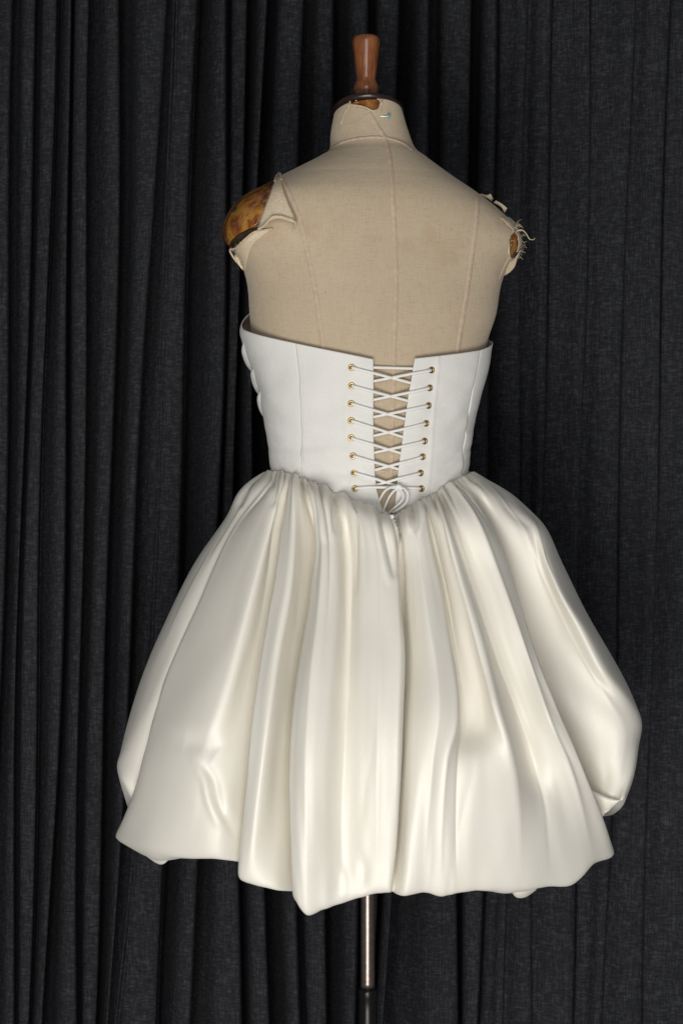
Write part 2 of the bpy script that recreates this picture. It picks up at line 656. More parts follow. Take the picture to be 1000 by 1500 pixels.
def ribbon(name, pix, width, off, mat, parent, per=8, thick=0.0006, bvh=None):
    c = cr(np.array([(a, b, 0) for a, b in pix], float), per)
    verts = []
    n = len(c)
    for i in range(n):
        t = c[min(i + 1, n - 1)] - c[max(i - 1, 0)]
        t = t / np.linalg.norm(t)
        nx, ny = -t[1], t[0]
        wd = width * (1 + 0.12 * math.sin(i * 1.7))
        for s, o_ in ((-1, off * 0.3), (-0.6, off), (0, off * 1.15), (0.6, off), (1, off * 0.3)):
            px, py = c[i, 0] + nx * wd * 0.5 * s, c[i, 1] + ny * wd * 0.5 * s
            l, nn = hit(bvh, px, py, o_) if bvh else hitf(px, py, o_)
            if l is None:
                l = Vector(verts[-1])
            verts.append(l)
    return mesh_obj(name, verts, grid_faces(n, 5), mat, parent)


ribbon('seam', [(541, 166), (551, 183), (563, 202), (571, 235), (575, 290), (578, 350), (580, 420), (578, 480), (576, 560), (574, 640), (572, 720)], 7, 0.0010, M_SEAM, linen)
ribbon('seam', [(412, 262), (424, 285), (440, 325), (452, 380), (462, 430), (469, 480), (474, 520)], 7, 0.0010, M_SEAM, linen)
ribbon('seam', [(699, 290), (697, 325), (690, 380), (683, 430), (675, 480), (668, 530)], 7, 0.0010, M_SEAM, linen)
ribbon('seam', [(484, 219), (498, 210), (518, 204), (545, 201), (570, 203), (590, 210), (604, 220)], 4, 0.0010, M_SEAM, linen)
ribbon('waist_tape', [(546, 688), (560, 690), (574, 691), (592, 689)], 4, 0.0008, M_SEAM, linen)

# wooden cap and finial
TL = 0.30
lathe('neck_cap', [(4, 152), (30, 152), (48, 154.5), (53.5, 158), (53, 163), (46, 165)], 539, 25, M_WOOD_DK, form, tilt=TL)
fin = lathe('finial', [(2, 46.5), (12, 46.8), (18, 48.5), (20.6, 52), (21, 57), (20.2, 64), (18.6, 78), (16.8, 93), (15.2, 106), (14.6, 111), (15.2, 114),
                       (18.0, 119), (19.8, 124), (19.6, 128), (17.2, 135), (15.2, 141), (15.0, 146), (16.5, 150), (16, 158)], 536.5, 22, M_WOOD, form, seg=16)
ev = fin.modifiers.new('round', 'SUBSURF')
ev.levels = 1
ev.render_levels = 1

# pole and black sleeve
lathe('pole', [(10.3, 985), (10.3, 986), (10.3, 990), (10.3, 1200), (10.3, 1440), (10.3, 1449)], 538.5, 0, M_BRONZE, form)
lathe('pole_sleeve', [(12.5, 1447.5), (14.4, 1448.5), (14.6, 1452), (14.6, 1460), (13.6, 1463), (13.8, 1480), (15.2, 1530), (15.2, 1970), (15.2, 1979), (15.2, 1980)], 538.5, 0, M_BLACK, form)


# torn linen flaps ------------------------------------------------------------
def patch(name, rows, mat, parent, lift=None, per=5, thick=0.0007):
    """rows: list of rows of (px, py, offset in px above the body)"""
    g = []
    for r in rows:
        g.append(cr(np.array(r, float), per))
    g = np.array(g)
    g = np.stack([cr(g[:, j], per) for j in range(g.shape[1])], 1)
    nr, nc = g.shape[:2]
    verts = []
    for i in range(nr):
        for j in range(nc):
            px, py, of = g[i, j]
            l, n = hitf(px, py, 0)
            verts.append(P(px, py, l.y / S - of))
    o = mesh_obj(name, verts, grid_faces(nr, nc), mat, parent)
    solidify(o, thick, 0)
    return o


def pf(px, py, of):
    return P(px, py, hitf(px, py, 0)[0].y / S - of)


# triangular flap folded down at the left shoulder, with its rolled lower edge
patch('shoulder_cap', [
    [(404, 264, 2), (382, 278, 2), (354, 293, 2), (340, 309, 2), (330, 332, 2), (329, 350, 2), (334, 358, 3)],
    [(401, 272, 3), (384, 290, 6), (364, 302, 8), (348, 318, 9), (338, 335, 9), (333, 350, 8), (335, 358, 6)],
    [(396, 290, 3), (384, 308, 7), (372, 320, 10), (358, 332, 11), (346, 342, 11), (338, 349, 10), (336, 357, 7)],
    [(388, 312, 3), (382, 322, 6), (375, 330, 9), (363, 336, 10), (351, 342, 10), (342, 349, 9), (336, 357, 6)]], M_SHELL, form, thick=0.002)
patch('armhole_board', [  # board set under the cap; its dark colour paints the gap's shade
    [(386, 322, 0.8), (378, 332, 0.8), (362, 337, 0.8), (348, 344, 0.8), (338, 352, 0.8)],
    [(380, 336, 1), (370, 341, 1), (358, 350, 1), (348, 357, 1), (340, 362, 1)],
    [(378, 344, 1), (368, 350, 1), (360, 358, 1), (352, 364, 1), (344, 368, 1)]], M_RECESS, form)
patch('torn_flap', [
    [(404, 259, 4), (407, 256, 6), (410, 258, 4)],
    [(396, 283, 8), (407, 279, 10), (416, 282, 7)],
    [(386, 308, 11), (407, 302, 13), (426, 306, 9)],
    [(378, 331, 13), (405, 315, 16), (433, 322, 11)],
    [(379, 335, 17), (404, 319, 20), (433, 326, 14)],
    [(381, 332, 11), (404, 320, 13), (431, 325, 8)]], M_REV, linen)
tube('torn_edge', [pf(403, 266, 5), pf(405, 259, 7), pf(408, 255, 7), pf(411, 258, 6), pf(412, 264, 3)], 0.0016, M_FRAY, linen, seg=7)
tube('torn_edge', [pf(378, 336, 15), pf(386, 331, 18), pf(393, 324, 20), pf(398, 318, 20), pf(408, 317, 20), pf(420, 319, 17), pf(432, 325, 14), pf(431, 332, 9), pf(428, 338, 4)], 0.0013, M_FRAY, linen, seg=7, taper=lambda t: 1.15 - 0.5 * t + 0.2 * math.sin(t * 17))
patch('torn_flap', [
    [(400, 334, 2), (385, 337, 4), (370, 340, 7)],
    [(385, 345, 2), (372, 346, 5), (354, 354, 11)],
    [(370, 360, 2), (360, 362, 7), (344, 367, 13)],
    [(362, 380, 1), (355, 382, 5), (345, 381, 9)],
    [(359, 396, 0.5), (357, 396, 2), (354, 394, 3)]], M_REV, linen)
tube('torn_edge', [hitf(400, 335, 0.002)[0], hitf(384, 337, 0.003)[0], P(372, 340, hitf(372, 340, 0)[0].y / S - 9), P(356, 353, hitf(360, 353, 0)[0].y / S - 11),
                   P(344, 364, hitf(352, 364, 0)[0].y / S - 13), P(337, 366, hitf(352, 368, 0)[0].y / S - 10), P(340, 374, hitf(354, 374, 0)[0].y / S - 8), P(347, 384, hitf(358, 384, 0)[0].y / S - 6)], 0.0012, M_FRAY, linen, seg=6)
# right shoulder: torn scraps along the top, frayed rim of the hole
for rows in (
    [[(700, 286, 1), (712, 289, 2), (722, 292, 2)], [(703, 284, 3), (713, 286, 5), (718, 284, 6)], [(706, 287, 4), (715, 291, 7), (720, 295, 4)]],
    [[(722, 297, 1), (732, 302, 2), (740, 310, 2)], [(726, 294, 4), (735, 299, 6), (742, 305, 7)], [(730, 299, 5), (736, 306, 8), (738, 312, 3)]],
    [[(733, 319, 1), (744, 318, 4), (754, 326, 3)], [(738, 324, 5), (748, 325, 9), (755, 333, 4)], [(742, 330, 2), (748, 334, 5), (752, 341, 2)]]):
    patch('torn_flap', rows, M_LINEN, linen)
patch('torn_flap', [
    [(747, 372, 1), (752, 379, 3), (759, 370, 2)],
    [(741, 383, 1), (749, 387, 5), (757, 379, 4)],
    [(735, 396, 0.5), (744, 396, 4), (753, 391, 4)],
    [(730, 409, 0), (736, 405, 2), (746, 399, 2)]], M_LINEN, linen)
ring = [(754, 333), (749, 345), (745, 358), (745, 372), (751, 380), (758, 374), (761, 360), (760, 346), (755, 334)]
tube('torn_edge', [P(a, b, hitf(min(a, 757), b, 0)[0].y / S - 3 - 1.5 * math.sin(i * 2.3)) for i, (a, b) in enumerate(ring)], 0.0010, M_FRAY, linen, seg=7, taper=lambda t: 1 + 0.35 * math.sin(t * 21))
rr = random.Random(3)
for i in range(44):
    a, b = rr.choice(ring[:1] + ring[5:9]) if i < 36 else rr.choice(ring[1:4])
    b += rr.uniform(-6, 6)
    y0 = hitf(min(a, 757), b, 0)[0].y / S - 4
    ln = rr.uniform(4, 12)
    an = rr.uniform(-1.1, 0.7)
    dx, dz = math.cos(an) * ln, math.sin(an) * ln
    tube('frayed_thread', [P(a, b, y0), P(a + dx * 0.5, b + dz * 0.5 - 2, y0 - rr.uniform(0, 4)), P(a + dx, b + dz, y0 - rr.uniform(-3, 5))], 0.00019, M_FRAY, linen, seg=5, per=4)
tube('frayed_thread', [P(757, 338, -40), P(764, 337, -44), P(770, 342, -46), P(775, 350, -46), P(781, 351, -45), P(783, 348, -44)], 0.0008, M_FRAY, linen, seg=6, taper=lambda t: 1.2 - 0.9 * t)
# neck: torn upper edge
tube('torn_edge', [hitf(a, b, 0.0012)[0] for a, b in ((500, 183), (505, 168), (512, 154), (514, 146), (519, 143), (523, 149))], 0.0008, M_FRAY, linen, seg=6)
tube('torn_edge', [hitf(a, b, 0.0012)[0] for a, b in ((514, 154), (524, 156), (536, 159), (546, 163), (553, 161), (557, 154), (556, 147), (549, 141))], 0.0011, M_FRAY, linen, seg=6)
tube('torn_edge', [hitf(a, b, 0.001)[0] for a, b in ((562, 141), (560, 148), (558, 156), (558, 166))], 0.0006, M_FRAY, linen, seg=6)
tube('neck_crease', [hitf(a, b, 0.0002)[0] for a, b in ((512, 182), (522, 180), (530, 174), (540, 167))], 0.0005, M_LINEN, linen, seg=6)

# pin with a blue head stuck in the neck
pl, pn = hitf(567, 172, 0.0035)
pin = empty('dressmaker_pin', pl, 'tiny pin with a pale blue bead head stuck in the linen neck', 'pin')
tube('shaft', [hitf(556, 170, 0.0002)[0], hitf(561, 171, 0.0012)[0], pl], 0.0005, M_STEEL, pin, seg=6)
bm = bmesh.new()
bmesh.ops.create_uvsphere(bm, u_segments=16, v_segments=10, radius=0.0021)
me = bpy.data.meshes.new('bead')
bm.to_mesh(me)
bm.free()
me.materials.append(M_BLUE)
me.polygons.foreach_set('use_smooth', [True] * len(me.polygons))
bead = bpy.data.objects.new('bead', me)
bead.location = pl
COL.objects.link(bead)
put(bead, pin)

# ------------------------------------------------------------------ the dress: bodice
dress = empty('dress', (0.03, 0, 0.6), 'short white strapless corset dress with laced back and ivory satin bubble skirt', 'dress')

NT_B = 110
GL = [(515, 538), (515, 565), (514.5, 591), (514.5, 616), (514.5, 641), (517, 668), (518.6, 693), (520, 716)]
GR = [(631, 542), (628.5, 568), (626.5, 594), (623, 620), (620.7, 646), (618, 669), (615, 693), (616, 716)]


def anchor(pix, ntop=NT_B):
    c = resample(cr(np.array([(a, b, 0) for a, b in pix], float), 10), 14)
    tz = np.array([bod.solve(p[0], p[1]) for p in c])
    t = np.linspace(0, 1, len(tz))
    q = np.linspace(0, 1, ntop)
    return np.stack([np.interp(q, t, tz[:, 0]), np.interp(q, t, tz[:, 1])], 1)


def anchor_tz(thv, z0, z1):
    return np.stack([np.full(NT_B, thv), np.linspace(z0, z1, NT_B)], 1)


gapL = anchor([(546.5, 526), (547, 575), (546.5, 620), (548, 670), (552, 722), (562, 752)])
seamL = anchor([(433, 503), (439, 563), (441.5, 612), (441.5, 660), (441.5, 712)])
seamR = anchor([(703, 513), (691, 575), (680.5, 637), (674, 706)])
gapR = anchor([(607, 525), (601, 559), (594.5, 604), (587.5, 657), (582, 702), (577, 754)])
TAU = 2 * math.pi
sideL = anchor_tz(-math.pi * 0.995, 486, 698)
sideR = anchor_tz(-0.01 * math.pi, 496, 700)


def panel(name, cols, ns, parent, off=0.0, bump=None):
    """cols: anchors in order; ns: samples in each span"""
    verts = []
    grid = []
    for k in range(len(cols) - 1):
        for j in range(ns[k] + (1 if k == len(cols) - 2 else 0)):
            f = j / ns[k]
            grid.append(cols[k] * (1 - f) + cols[k + 1] * f)
    g = np.array(grid)            # nc, nt, 2
    X, Y, Z = bod.at(g[..., 0], g[..., 1])
    nc = len(g)
    # stand-off at the top edge, a little buckling lower down
    t = np.linspace(0, 1, NT_B)[None, :]
    u = np.arange(nc)[:, None]
    nz = vnoise(np.broadcast_to(u * 0.05, X.shape), np.broadcast_to(t * 9, X.shape), 11) * 1.2 * np.clip(t * 2, 0.25, 1)
    nz = nz + vnoise(np.broadcast_to(u * 0.07, X.shape), np.broadcast_to(t * 26, X.shape), 12) * 1.0 * np.clip(t * 3 - 1.6, 0, 1)
    edge = np.minimum(u, nc - 1 - u)
    nz = nz - 0.4 * np.exp(-(edge / 1.8) ** 2) * (t > 0.03)
    pk = (D + Y * S) / D
    ppx, ppy = 500 + (X - 500) / pk, 750 - (750 - Z) / pk
    nz = nz + vnoise((ppx + ppy * 0.5) * 0.035, (ppy - ppx * 0.3) * 0.05, 14) * 0.8
    for gx, gy in GL + GR:          # the cloth dips and pulls round every eyelet
        rx, ry = (ppx - gx), (ppy - gy)
        nz = nz - 1.5 * np.exp(-(rx ** 2 + ry ** 2) / 70.0)
    for line in (lambda q: np.interp(q, [538, 616, 716], [507, 506, 511]), lambda q: np.interp(q, [542, 716], [640, 625])):
        nz = nz + 0.8 * np.exp(-((ppx - line(ppy)) / 2.5) ** 2)
    o = off + nz
    cx, cy = 541.0, 0.0
    dx, dy = X - cx, Y - cy
    ln = np.sqrt(dx * dx + dy * dy)
    X = X + dx / ln * o
    Y = Y + dy / ln * o
    vv = np.stack([(X - 500) * S, Y * S, CZ + (750 - Z) * S], -1)
    vv = np.swapaxes(vv, 0, 1).reshape(-1, 3)
    ob = mesh_obj(name, vv, grid_faces(NT_B, nc), M_BOD, parent)
    return ob


def turn(a, k):
    b = a.copy()
    b[:, 0] += TAU * k
    return b


pan1 = panel('back_panel', [gapL, seamL], [70], dress, 0.4)
pan2 = panel('back_panel', [seamR, gapR], [70], dress, 0.4)
frontC = anchor_tz(math.pi / 2 - TAU, 436, 715)
fl = anchor_tz(math.pi * 0.8 - TAU, 440, 702)
fr = anchor_tz(math.pi * 0.22 - TAU, 460, 705)
pan3 = panel('side_panel', [seamL, sideL, fl], [30, 18], dress, 0.0)
pan4 = panel('side_panel', [turn(sideR, -1), turn(seamR, -1)], [24], dress, 0.0)
pan5 = panel('front_panel', [fl, frontC, fr, turn(sideR, -1)], [20, 20, 14], dress, 0.0)
bv, bf = [], []
for o in (pan1, pan2, pan3, pan4, pan5):
    k = len(bv)
    bv += [v.co.copy() for v in o.data.vertices]
    bf += [tuple(i + k for i in p.vertices) for p in o.data.polygons]
bod_bvh = BVHTree.FromPolygons(bv, bf)
for o in (pan1, pan2, pan3, pan4, pan5):
    o.data.materials.append(M_LINING)
    solidify(o, 0.0011, 0)
    pm = o.data.polygons[len(o.data.polygons) // 2]
    if pm.normal.dot(pm.center - Vector((0.033, 0, pm.center.z))) < 0:
        o.data.flip_normals()
    o.modifiers[0].material_offset = 1



def hb(px, py, off):
    l, n = hit(bod_bvh, px, py, off)
    return l, n


# stitched seams of the bodice: a row of tiny stitches beside each seam
def stitches(pix, step, parent):
    c = resample(cr(np.array([(a, b, 0) for a, b in pix], float), 10)[:, :2], int(sum(math.dist(pix[i], pix[i + 1]) for i in range(len(pix) - 1)) / step))
    for i in range(len(c) - 1):
        a = c[i]
        b = c[i] + (c[i + 1] - c[i]) * 0.62
        l1, l2 = hb(a[0], a[1], 0.0008)[0], hb(b[0], b[1], 0.0008)[0]
        if l1 and l2:
            tube('stitch', [l1, l2], 0.0004, M_THREAD, parent, seg=5, per=1)


stitches([(444, 530), (445.5, 563), (446, 612), (446, 684)], 4.2, pan1)

# draped folds that wrap round to the front, showing past the left side
for nm, pts, rad in (
        ('drape_fold', [(-0.985, 500), (-1.05, 520), (-1.20, 545), (-1.45, 560)], 12),
        ('drape_fold', [(-0.985, 540), (-1.04, 552), (-1.20, 580), (-1.45, 600)], 11),
        ('drape_fold', [(-0.985, 572), (-1.04, 588), (-1.20, 615), (-1.45, 640)], 9)):
    wp = []
    for a, z in pts:
        X, Y, Z = bod.at(np.array([a * math.pi]), z)
        wp.append(W(X[0], Y[0] + 10, Z[0]))
    tube(nm, wp, rad * S, M_BOD, pan3, seg=18, per=10, flat=0.5, taper=lambda t: 0.35 + 0.75 * math.sin(min(t * 2.2, 1.57)) if t < 0.8 else 1.1)

# grommets and laces ----------------------------------------------------------
def ring_mesh():
    prof = [(2.1, -1.5), (2.1, 0.6), (2.6, 1.25), (3.6, 1.5), (4.6, 1.1), (5.0, 0.2), (5.0, -0.6)]
    verts, seg = [], 28
    for r, h in prof:
        for k in range(seg):
            a = TAU * k / seg
            verts.append((r * S * math.cos(a), r * S * math.sin(a), h * S))
    me = bpy.data.meshes.new('grommet')
    me.from_pydata(verts, [], grid_faces(len(prof), seg, True))
    me.materials.append(M_BRASS)
    me.polygons.foreach_set('use_smooth', [True] * len(me.polygons))
    return me


def disc_mesh():  # solid disc closing the grommet; the hole's darkness is painted in its colour
    seg = 20
    v = [(2.3 * S * math.cos(TAU * k / seg), 2.3 * S * math.sin(TAU * k / seg), 0) for k in range(seg)]
    v += [(x, y, -0.3 * S) for x, y, z in v]
    f = [tuple(range(seg)), tuple(range(2 * seg - 1, seg - 1, -1))] + [(k, k + seg, (k + 1) % seg + seg, (k + 1) % seg) for k in range(seg)]
    me = bpy.data.meshes.new('eyelet_shade_disc')
    me.from_pydata(v, [], f)
    me.materials.append(M_HOLE_SHADE)
    return me


GM, DM = ring_mesh(), disc_mesh()
for side, pan in ((GL, pan1), (GR, pan2)):
    for a, b in side:
        l, n = hb(a, b, 0.0009)
        g = bpy.data.objects.new('grommet', GM)
        q = n.to_track_quat('Z', 'Y')
        g.matrix_world = Matrix.Translation(l) @ q.to_matrix().to_4x4()
        COL.objects.link(g)
        mw = g.matrix_world.copy()
        put(g, dress)
        h = bpy.data.objects.new('eyelet_shade_disc', DM)
        COL.objects.link(h)
        h.parent = g
        h.location = (0, 0, 0.2 * S)

RC = 0.0017
el = lambda py: float(np.interp(py, [526, 575, 620, 670, 722, 752], [546.5, 547, 546.5, 548, 552, 562]))
er = lambda py: float(np.interp(py, [525, 559, 604, 657, 702, 754], [607, 601, 594.5, 587.5, 582, 577]))


def lace(x0, y0, x1, y1, left):
    """from a grommet over its own panel, across the gap, under the other panel"""
    f = lambda x: y0 + (y1 - y0) * (x - x0) / (x1 - x0)
    own, oth = (el, er) if left else (er, el)
    sg = 1 if left else -1
    xe = own(f(own(y0)))
    xo = oth(f(oth(y1)))
    pts = [hb(x0, y0, -0.0005)[0], hb(x0 + sg * 2.5, f(x0 + sg * 2.5), 0.0022)[0]]
    for q in (0.4, 0.75):
        xx = x0 + (xe - x0) * q
        pts.append(hb(xx, f(xx), 0.0023)[0])
    pe = hb(xe - sg * 2.5, f(xe - sg * 2.5), 0.0023)[0]
    pts.append(pe)
    po = hb(xo + sg * 4, f(xo + sg * 4), -0.0026)[0]
    for q in (0.33, 0.66):
        pts.append(pe.lerp(po, q))
    pts.append(po)
    tube('lace', pts, RC, M_CORD, dress, seg=8, per=5)


YR = [561, 587, 614, 640, 664, 687, 711]
YL = [558.5, 586, 611, 638.5, 663.5, 688.5, 710]
for i in range(7):
    lace(*GL[i], er(YR[i]), YR[i], True)
    lace(*GR[i], el(YL[i]), YL[i], False)
a, b = hb(el(538) - 6, 538, -0.0026)[0], hb(er(540) + 6, 540, -0.0026)[0]
tube('lace', [a, a.lerp(b, 0.5), b], RC, M_CORD, dress, per=4)
kn = hb(590, 714, 0)[0]
knot = P(583.6, 714.5, kn.y / S - 5)
tube('lace', [hb(520, 716, -0.0005)[0], hb(523, 715.6, 0.0022)[0], hb(545, 714.5, 0.0023)[0], knot], RC, M_CORD, dress, per=6)
tube('lace', [hb(616, 716, -0.0005)[0], hb(612, 715.6, 0.0022)[0], hb(597, 715, 0.0023)[0], knot], RC, M_CORD, dress, per=6)
yk = knot.y / S


def bow(pts):
    tube('bow_loop', [P(x, y, yk + d) for x, y, d in pts], RC * 0.82, M_CORD, dress, per=8)


bow([(584, 714, 0), (575, 713, -6), (565, 718, -9), (558, 728, -8), (553, 741, -4), (557, 751, -2), (568, 753, -4)])
bow([(584, 716, 0), (577, 719, -5), (570, 728, -7), (565, 739, -7), (562, 749, -7), (570, 754, -8)])
bow([(584, 714, 0), (592, 716, -6), (597, 724, -8), (595, 735, -9), (586, 744, -9), (574, 751, -8)])
bow([(584, 715, 0), (589, 721, -5), (590, 729, -7), (585, 737, -9), (577, 744, -9), (569, 752, -9)])
tube('bow_knot', [P(580, 715, yk - 1), P(583.5, 712.5, yk - 4), P(587, 715, yk - 1)], RC * 1.7, M_CORD, dress, per=6)

# ------------------------------------------------------------------ the skirt
Lz = [690, 722, 760, 821, 909, 1032, 1118, 1225, 1340]
Lx = [393, 350, 337, 300, 256, 207, 176, 170, 172]
Rz = [692, 722, 770, 816, 869, 922, 984, 1052, 1120, 1250, 1340]
Rx = [690, 747, 791, 806, 828, 857, 887, 931, 926, 915, 910]


def base_depth(px, py):
    L, R = np.interp(py, Lz, Lx), np.interp(py, Rz, Rx)
    c, h = (L + R) / 2, (R - L) / 2
    q = max(0.0, 1 - ((px - c) / h) ** 2)
    ratio = float(np.interp(py, [690, 800, 1000, 1300], [0.76, 0.74, 0.75, 0.70]))
    return -ratio * h * math.sqrt(q)


# every column is one line of cloth from waist to hem: (px, py, lift towards the viewer), tail = how far the turned-under part hangs
C = []


def colm(keys, tail=3, inw=1.0):
    C.append((keys, tail, inw))


colm([(393, 690, 0), (374, 702, 6), (350, 722, 20), (339, 753, 32), (300, 821, 44), (256, 909, 50), (207, 1032, 48), (182, 1098, 40), (174, 1119, 32), (181, 1142, 16), (194, 1176, -10)])
colm([(398, 690, 0), (380, 712, 5), (352, 758, 2), (318, 836, -4), (280, 920, -4), (238, 1020, -4), (210, 1098, -8), (204, 1135, -14), (212, 1196, -24)])
colm([(403, 690, -2), (396, 716, -4), (372, 766, -16), (342, 842, -24), (306, 930, -32), (268, 1024, -38), (244, 1100, -40), (232, 1150, -42), (228, 1212, -42)])
colm([(408, 690, 0), (390, 716, 6), (352, 766, 2), (318, 832, -2), (297, 880, -2), (251, 983, -2), (216, 1102, 0), (200, 1155, 2), (182, 1200, 2), (171, 1225, 2)], 2)
colm([(412, 690, 2), (401, 716, 16), (376, 770, 18), (347, 850, 14), (322, 930, 12), (283, 1030, 12), (252, 1110, 14), (234, 1170, 18), (214, 1246, 14)], 20)
colm([(416, 691, 2), (410, 716, 14), (394, 775, 16), (374, 856, 14), (354, 940, 10), (326, 1040, 8), (302, 1105, 10), (288, 1180, 18), (272, 1257, 10)])
colm([(420, 692, 0), (414, 716, 4), (405, 775, -4), (392, 856, -12), (374, 945, -16), (353, 1045, -16), (338, 1130, -8), (328, 1195, 4), (318, 1258, 2)])
colm([(424, 693, -6), (426, 716, -8), (426, 775, -26), (420, 856, -36), (404, 953, -40), (390, 1050, -42), (380, 1140, -38), (374, 1200, -34), (364, 1268, -26)])
colm([(427, 694, 0), (424, 716, 6), (418, 765, 2), (410, 835, 4), (389, 953, 4), (374, 1045, 6), (366, 1137, 8), (359, 1199, 8), (349, 1287, 8)])
colm([(431, 696, 2), (430, 720, 14), (428, 780, 14), (421, 856, 14), (402, 960, 16), (390, 1060, 18), (381, 1150, 20), (373, 1220, 20), (366, 1296, 14)])
colm([(436, 698, 0), (438, 722, 8), (443, 784, -4), (440, 856, -10), (427, 960, -14), (416, 1064, -14), (408, 1160, -12), (404, 1230, -8), (402, 1303, 2)])
colm([(442, 700, -6), (452, 724, -8), (470, 786, -22), (466, 856, -34), (454, 960, -44), (446, 1067, -46), (443, 1164, -46), (443, 1240, -42), (442, 1308, -30)])
colm([(449, 702, 0), (456, 724, 8), (467, 790, 6), (459, 870, 8), (441, 990, 14), (432, 1076, 18), (429, 1164, 20), (429, 1240, 22), (432, 1318, 18)])
colm([(460, 706, 2), (466, 730, 18), (476, 800, 20), (471, 890, 22), (456, 1000, 28), (447, 1100, 32), (444, 1200, 34), (445, 1290, 32), (449, 1342, 22)])
colm([(474, 712, 2), (481, 736, 14), (491, 806, 14), (490, 900, 14), (481, 1010, 20), (475, 1110, 26), (472, 1200, 26), (472, 1270, 22), (472, 1332, 14)])
colm([(492, 720, -2), (502, 742, -2), (511, 806, -8), (510, 900, -8), (505, 1010, -2), (502, 1110, 4), (502, 1200, 2), (503, 1265, 2), (504, 1322, 4)])
colm([(508, 726, 0), (519, 748, 10), (529, 810, 8), (530, 900, 8), (530, 1010, 10), (530, 1110, 12), (530, 1200, 10), (530, 1260, 8), (530, 1314, 6)])
colm([(530, 738, 0), (541, 760, 14), (553, 815, 14), (558, 900, 14), (560, 1000, 16), (558, 1100, 18), (556, 1200, 16), (554, 1260, 12), (552, 1308, 8)])
colm([(558, 750, 0), (570, 770, 6), (578, 820, 8), (584, 900, 10), (588, 960, 12), (584, 1076, 14), (578, 1200, 14), (575, 1260, 12), (570, 1308, 10)])
colm([(574, 754, -4), (581, 778, -8), (584, 825, -16), (588, 900, -24), (591, 960, -28), (587, 1076, -26), (581, 1200, -20), (578, 1260, -14), (574, 1306, -4)])
colm([(584, 751, 0), (591, 772, 6), (598, 825, 2), (603, 900, -2), (606, 970, -6), (605, 1076, 2), (600, 1200, 12), (597, 1260, 14), (592, 1312, 10)])
colm([(598, 743, 2), (607, 764, 14), (614, 825, 14), (622, 900, 14), (632, 970, 16), (637, 1040, 18), (631, 1110, 18), (626, 1200, 16), (622, 1308, 8)])
colm([(611, 736, 2), (617, 754, 10), (628, 814, 12), (638, 860, 12), (652, 940, 14), (663, 1010, 14), (664, 1060, 12), (654, 1108, 14), (650, 1200, 14), (648, 1312, 8)])
colm([(617, 732, -4), (624, 752, -8), (639, 814, -14), (650, 860, -14), (666, 940, -16), (680, 1010, -20), (682, 1060, -20), (676, 1112, 6), (671, 1200, 14), (668, 1308, 8)])
colm([(626, 727, 0), (640, 760, 4), (657, 830, 2), (676, 900, 0), (692, 960, -6), (705, 1020, -12), (708, 1066, -12), (704, 1114, 8), (702, 1200, 14), (700, 1304, 8)])
colm([(634, 722, 2), (652, 765, 14), (673, 837, 14), (697, 918, 14), (713, 980, 14), (727, 1040, 14), (741, 1095, 14), (750, 1160, 16), (752, 1230, 16), (746, 1303, 10)], 12)
colm([(640, 718, -2), (663, 765, -3), (686, 837, -8), (713, 918, -12), (735, 985, -16), (759, 1055, -20), (780, 1125, -18), (793, 1180, 0), (798, 1235, 10), (800, 1300, 6)])
colm([(648, 712, 0), (673, 760, 6), (704, 837, 2), (732, 918, -2), (757, 990, -6), (784, 1065, -8), (807, 1130, -4), (823, 1190, 4), (832, 1240, 8), (838, 1296, 4)])
colm([(656, 707, 2), (692, 757, 14), (723, 837, 14), (753, 918, 12), (777, 985, 10), (803, 1055, 8), (830, 1115, 6), (852, 1180, 8), (864, 1225, 8), (868, 1266, 4)])
colm([(664, 703, 0), (700, 744, 10), (724, 786, 8), (742, 837, 8), (777, 953, 6), (813, 1045, 4), (848, 1124, 4), (878, 1192, 6), (892, 1230, 6), (899, 1251, 4)])
colm([(670, 700, -4), (690, 726, -12), (708, 786, -36), (722, 837, -48), (758, 953, -60), (792, 1045, -68), (826, 1124, -72), (852, 1180, -70), (858, 1216, -60)])
colm([(678, 697, 0), (706, 722, 4), (742, 780, -16), (772, 860, -28), (804, 940, -34), (838, 1030, -38), (866, 1100, -34), (880, 1150, -20), (874, 1206, -14)], 4)
colm([(684, 694, 0), (720, 716, 4), (766, 764, 6), (800, 850, 2), (838, 935, 0), (882, 1020, -2), (906, 1070, 8), (907, 1120, 14), (896, 1184, 14)], 12)
colm([(690, 692, 0), (716, 706, 6), (747, 722, 18), (774, 750, 24), (787, 771, 30), (799, 816, 38), (820, 869, 46), (850, 922, 52), (882, 984, 58), (933, 1053, 66), (930, 1085, 66), (924, 1130, 62), (912, 1172, 56)], 4)

M_ROWS, U_ROWS = 150, 26
AX = Vector(((545 - 500) * S, 0.01, 0))


def column_world(keys, tail, inw):
    pts = []
    for i, (px, py, d) in enumerate(keys):
        if i == 0:
            l, n = hb(px, py, 0.0015)
            if l is None or l.y > 0.03:
                l = P(px, py, base_depth(px, py))
            pts.append(l)
        else:
            y = base_depth(px, py) - (d * 1.7 if d < 0 else d * 1.15)
            if i == 1:
                l, n = hb(px, py, 0)
                if l is not None and l.y < 0.03:
                    y = min(y, l.y / S - 9 - d)
            pts.append(P(px, py, y))
    return pts


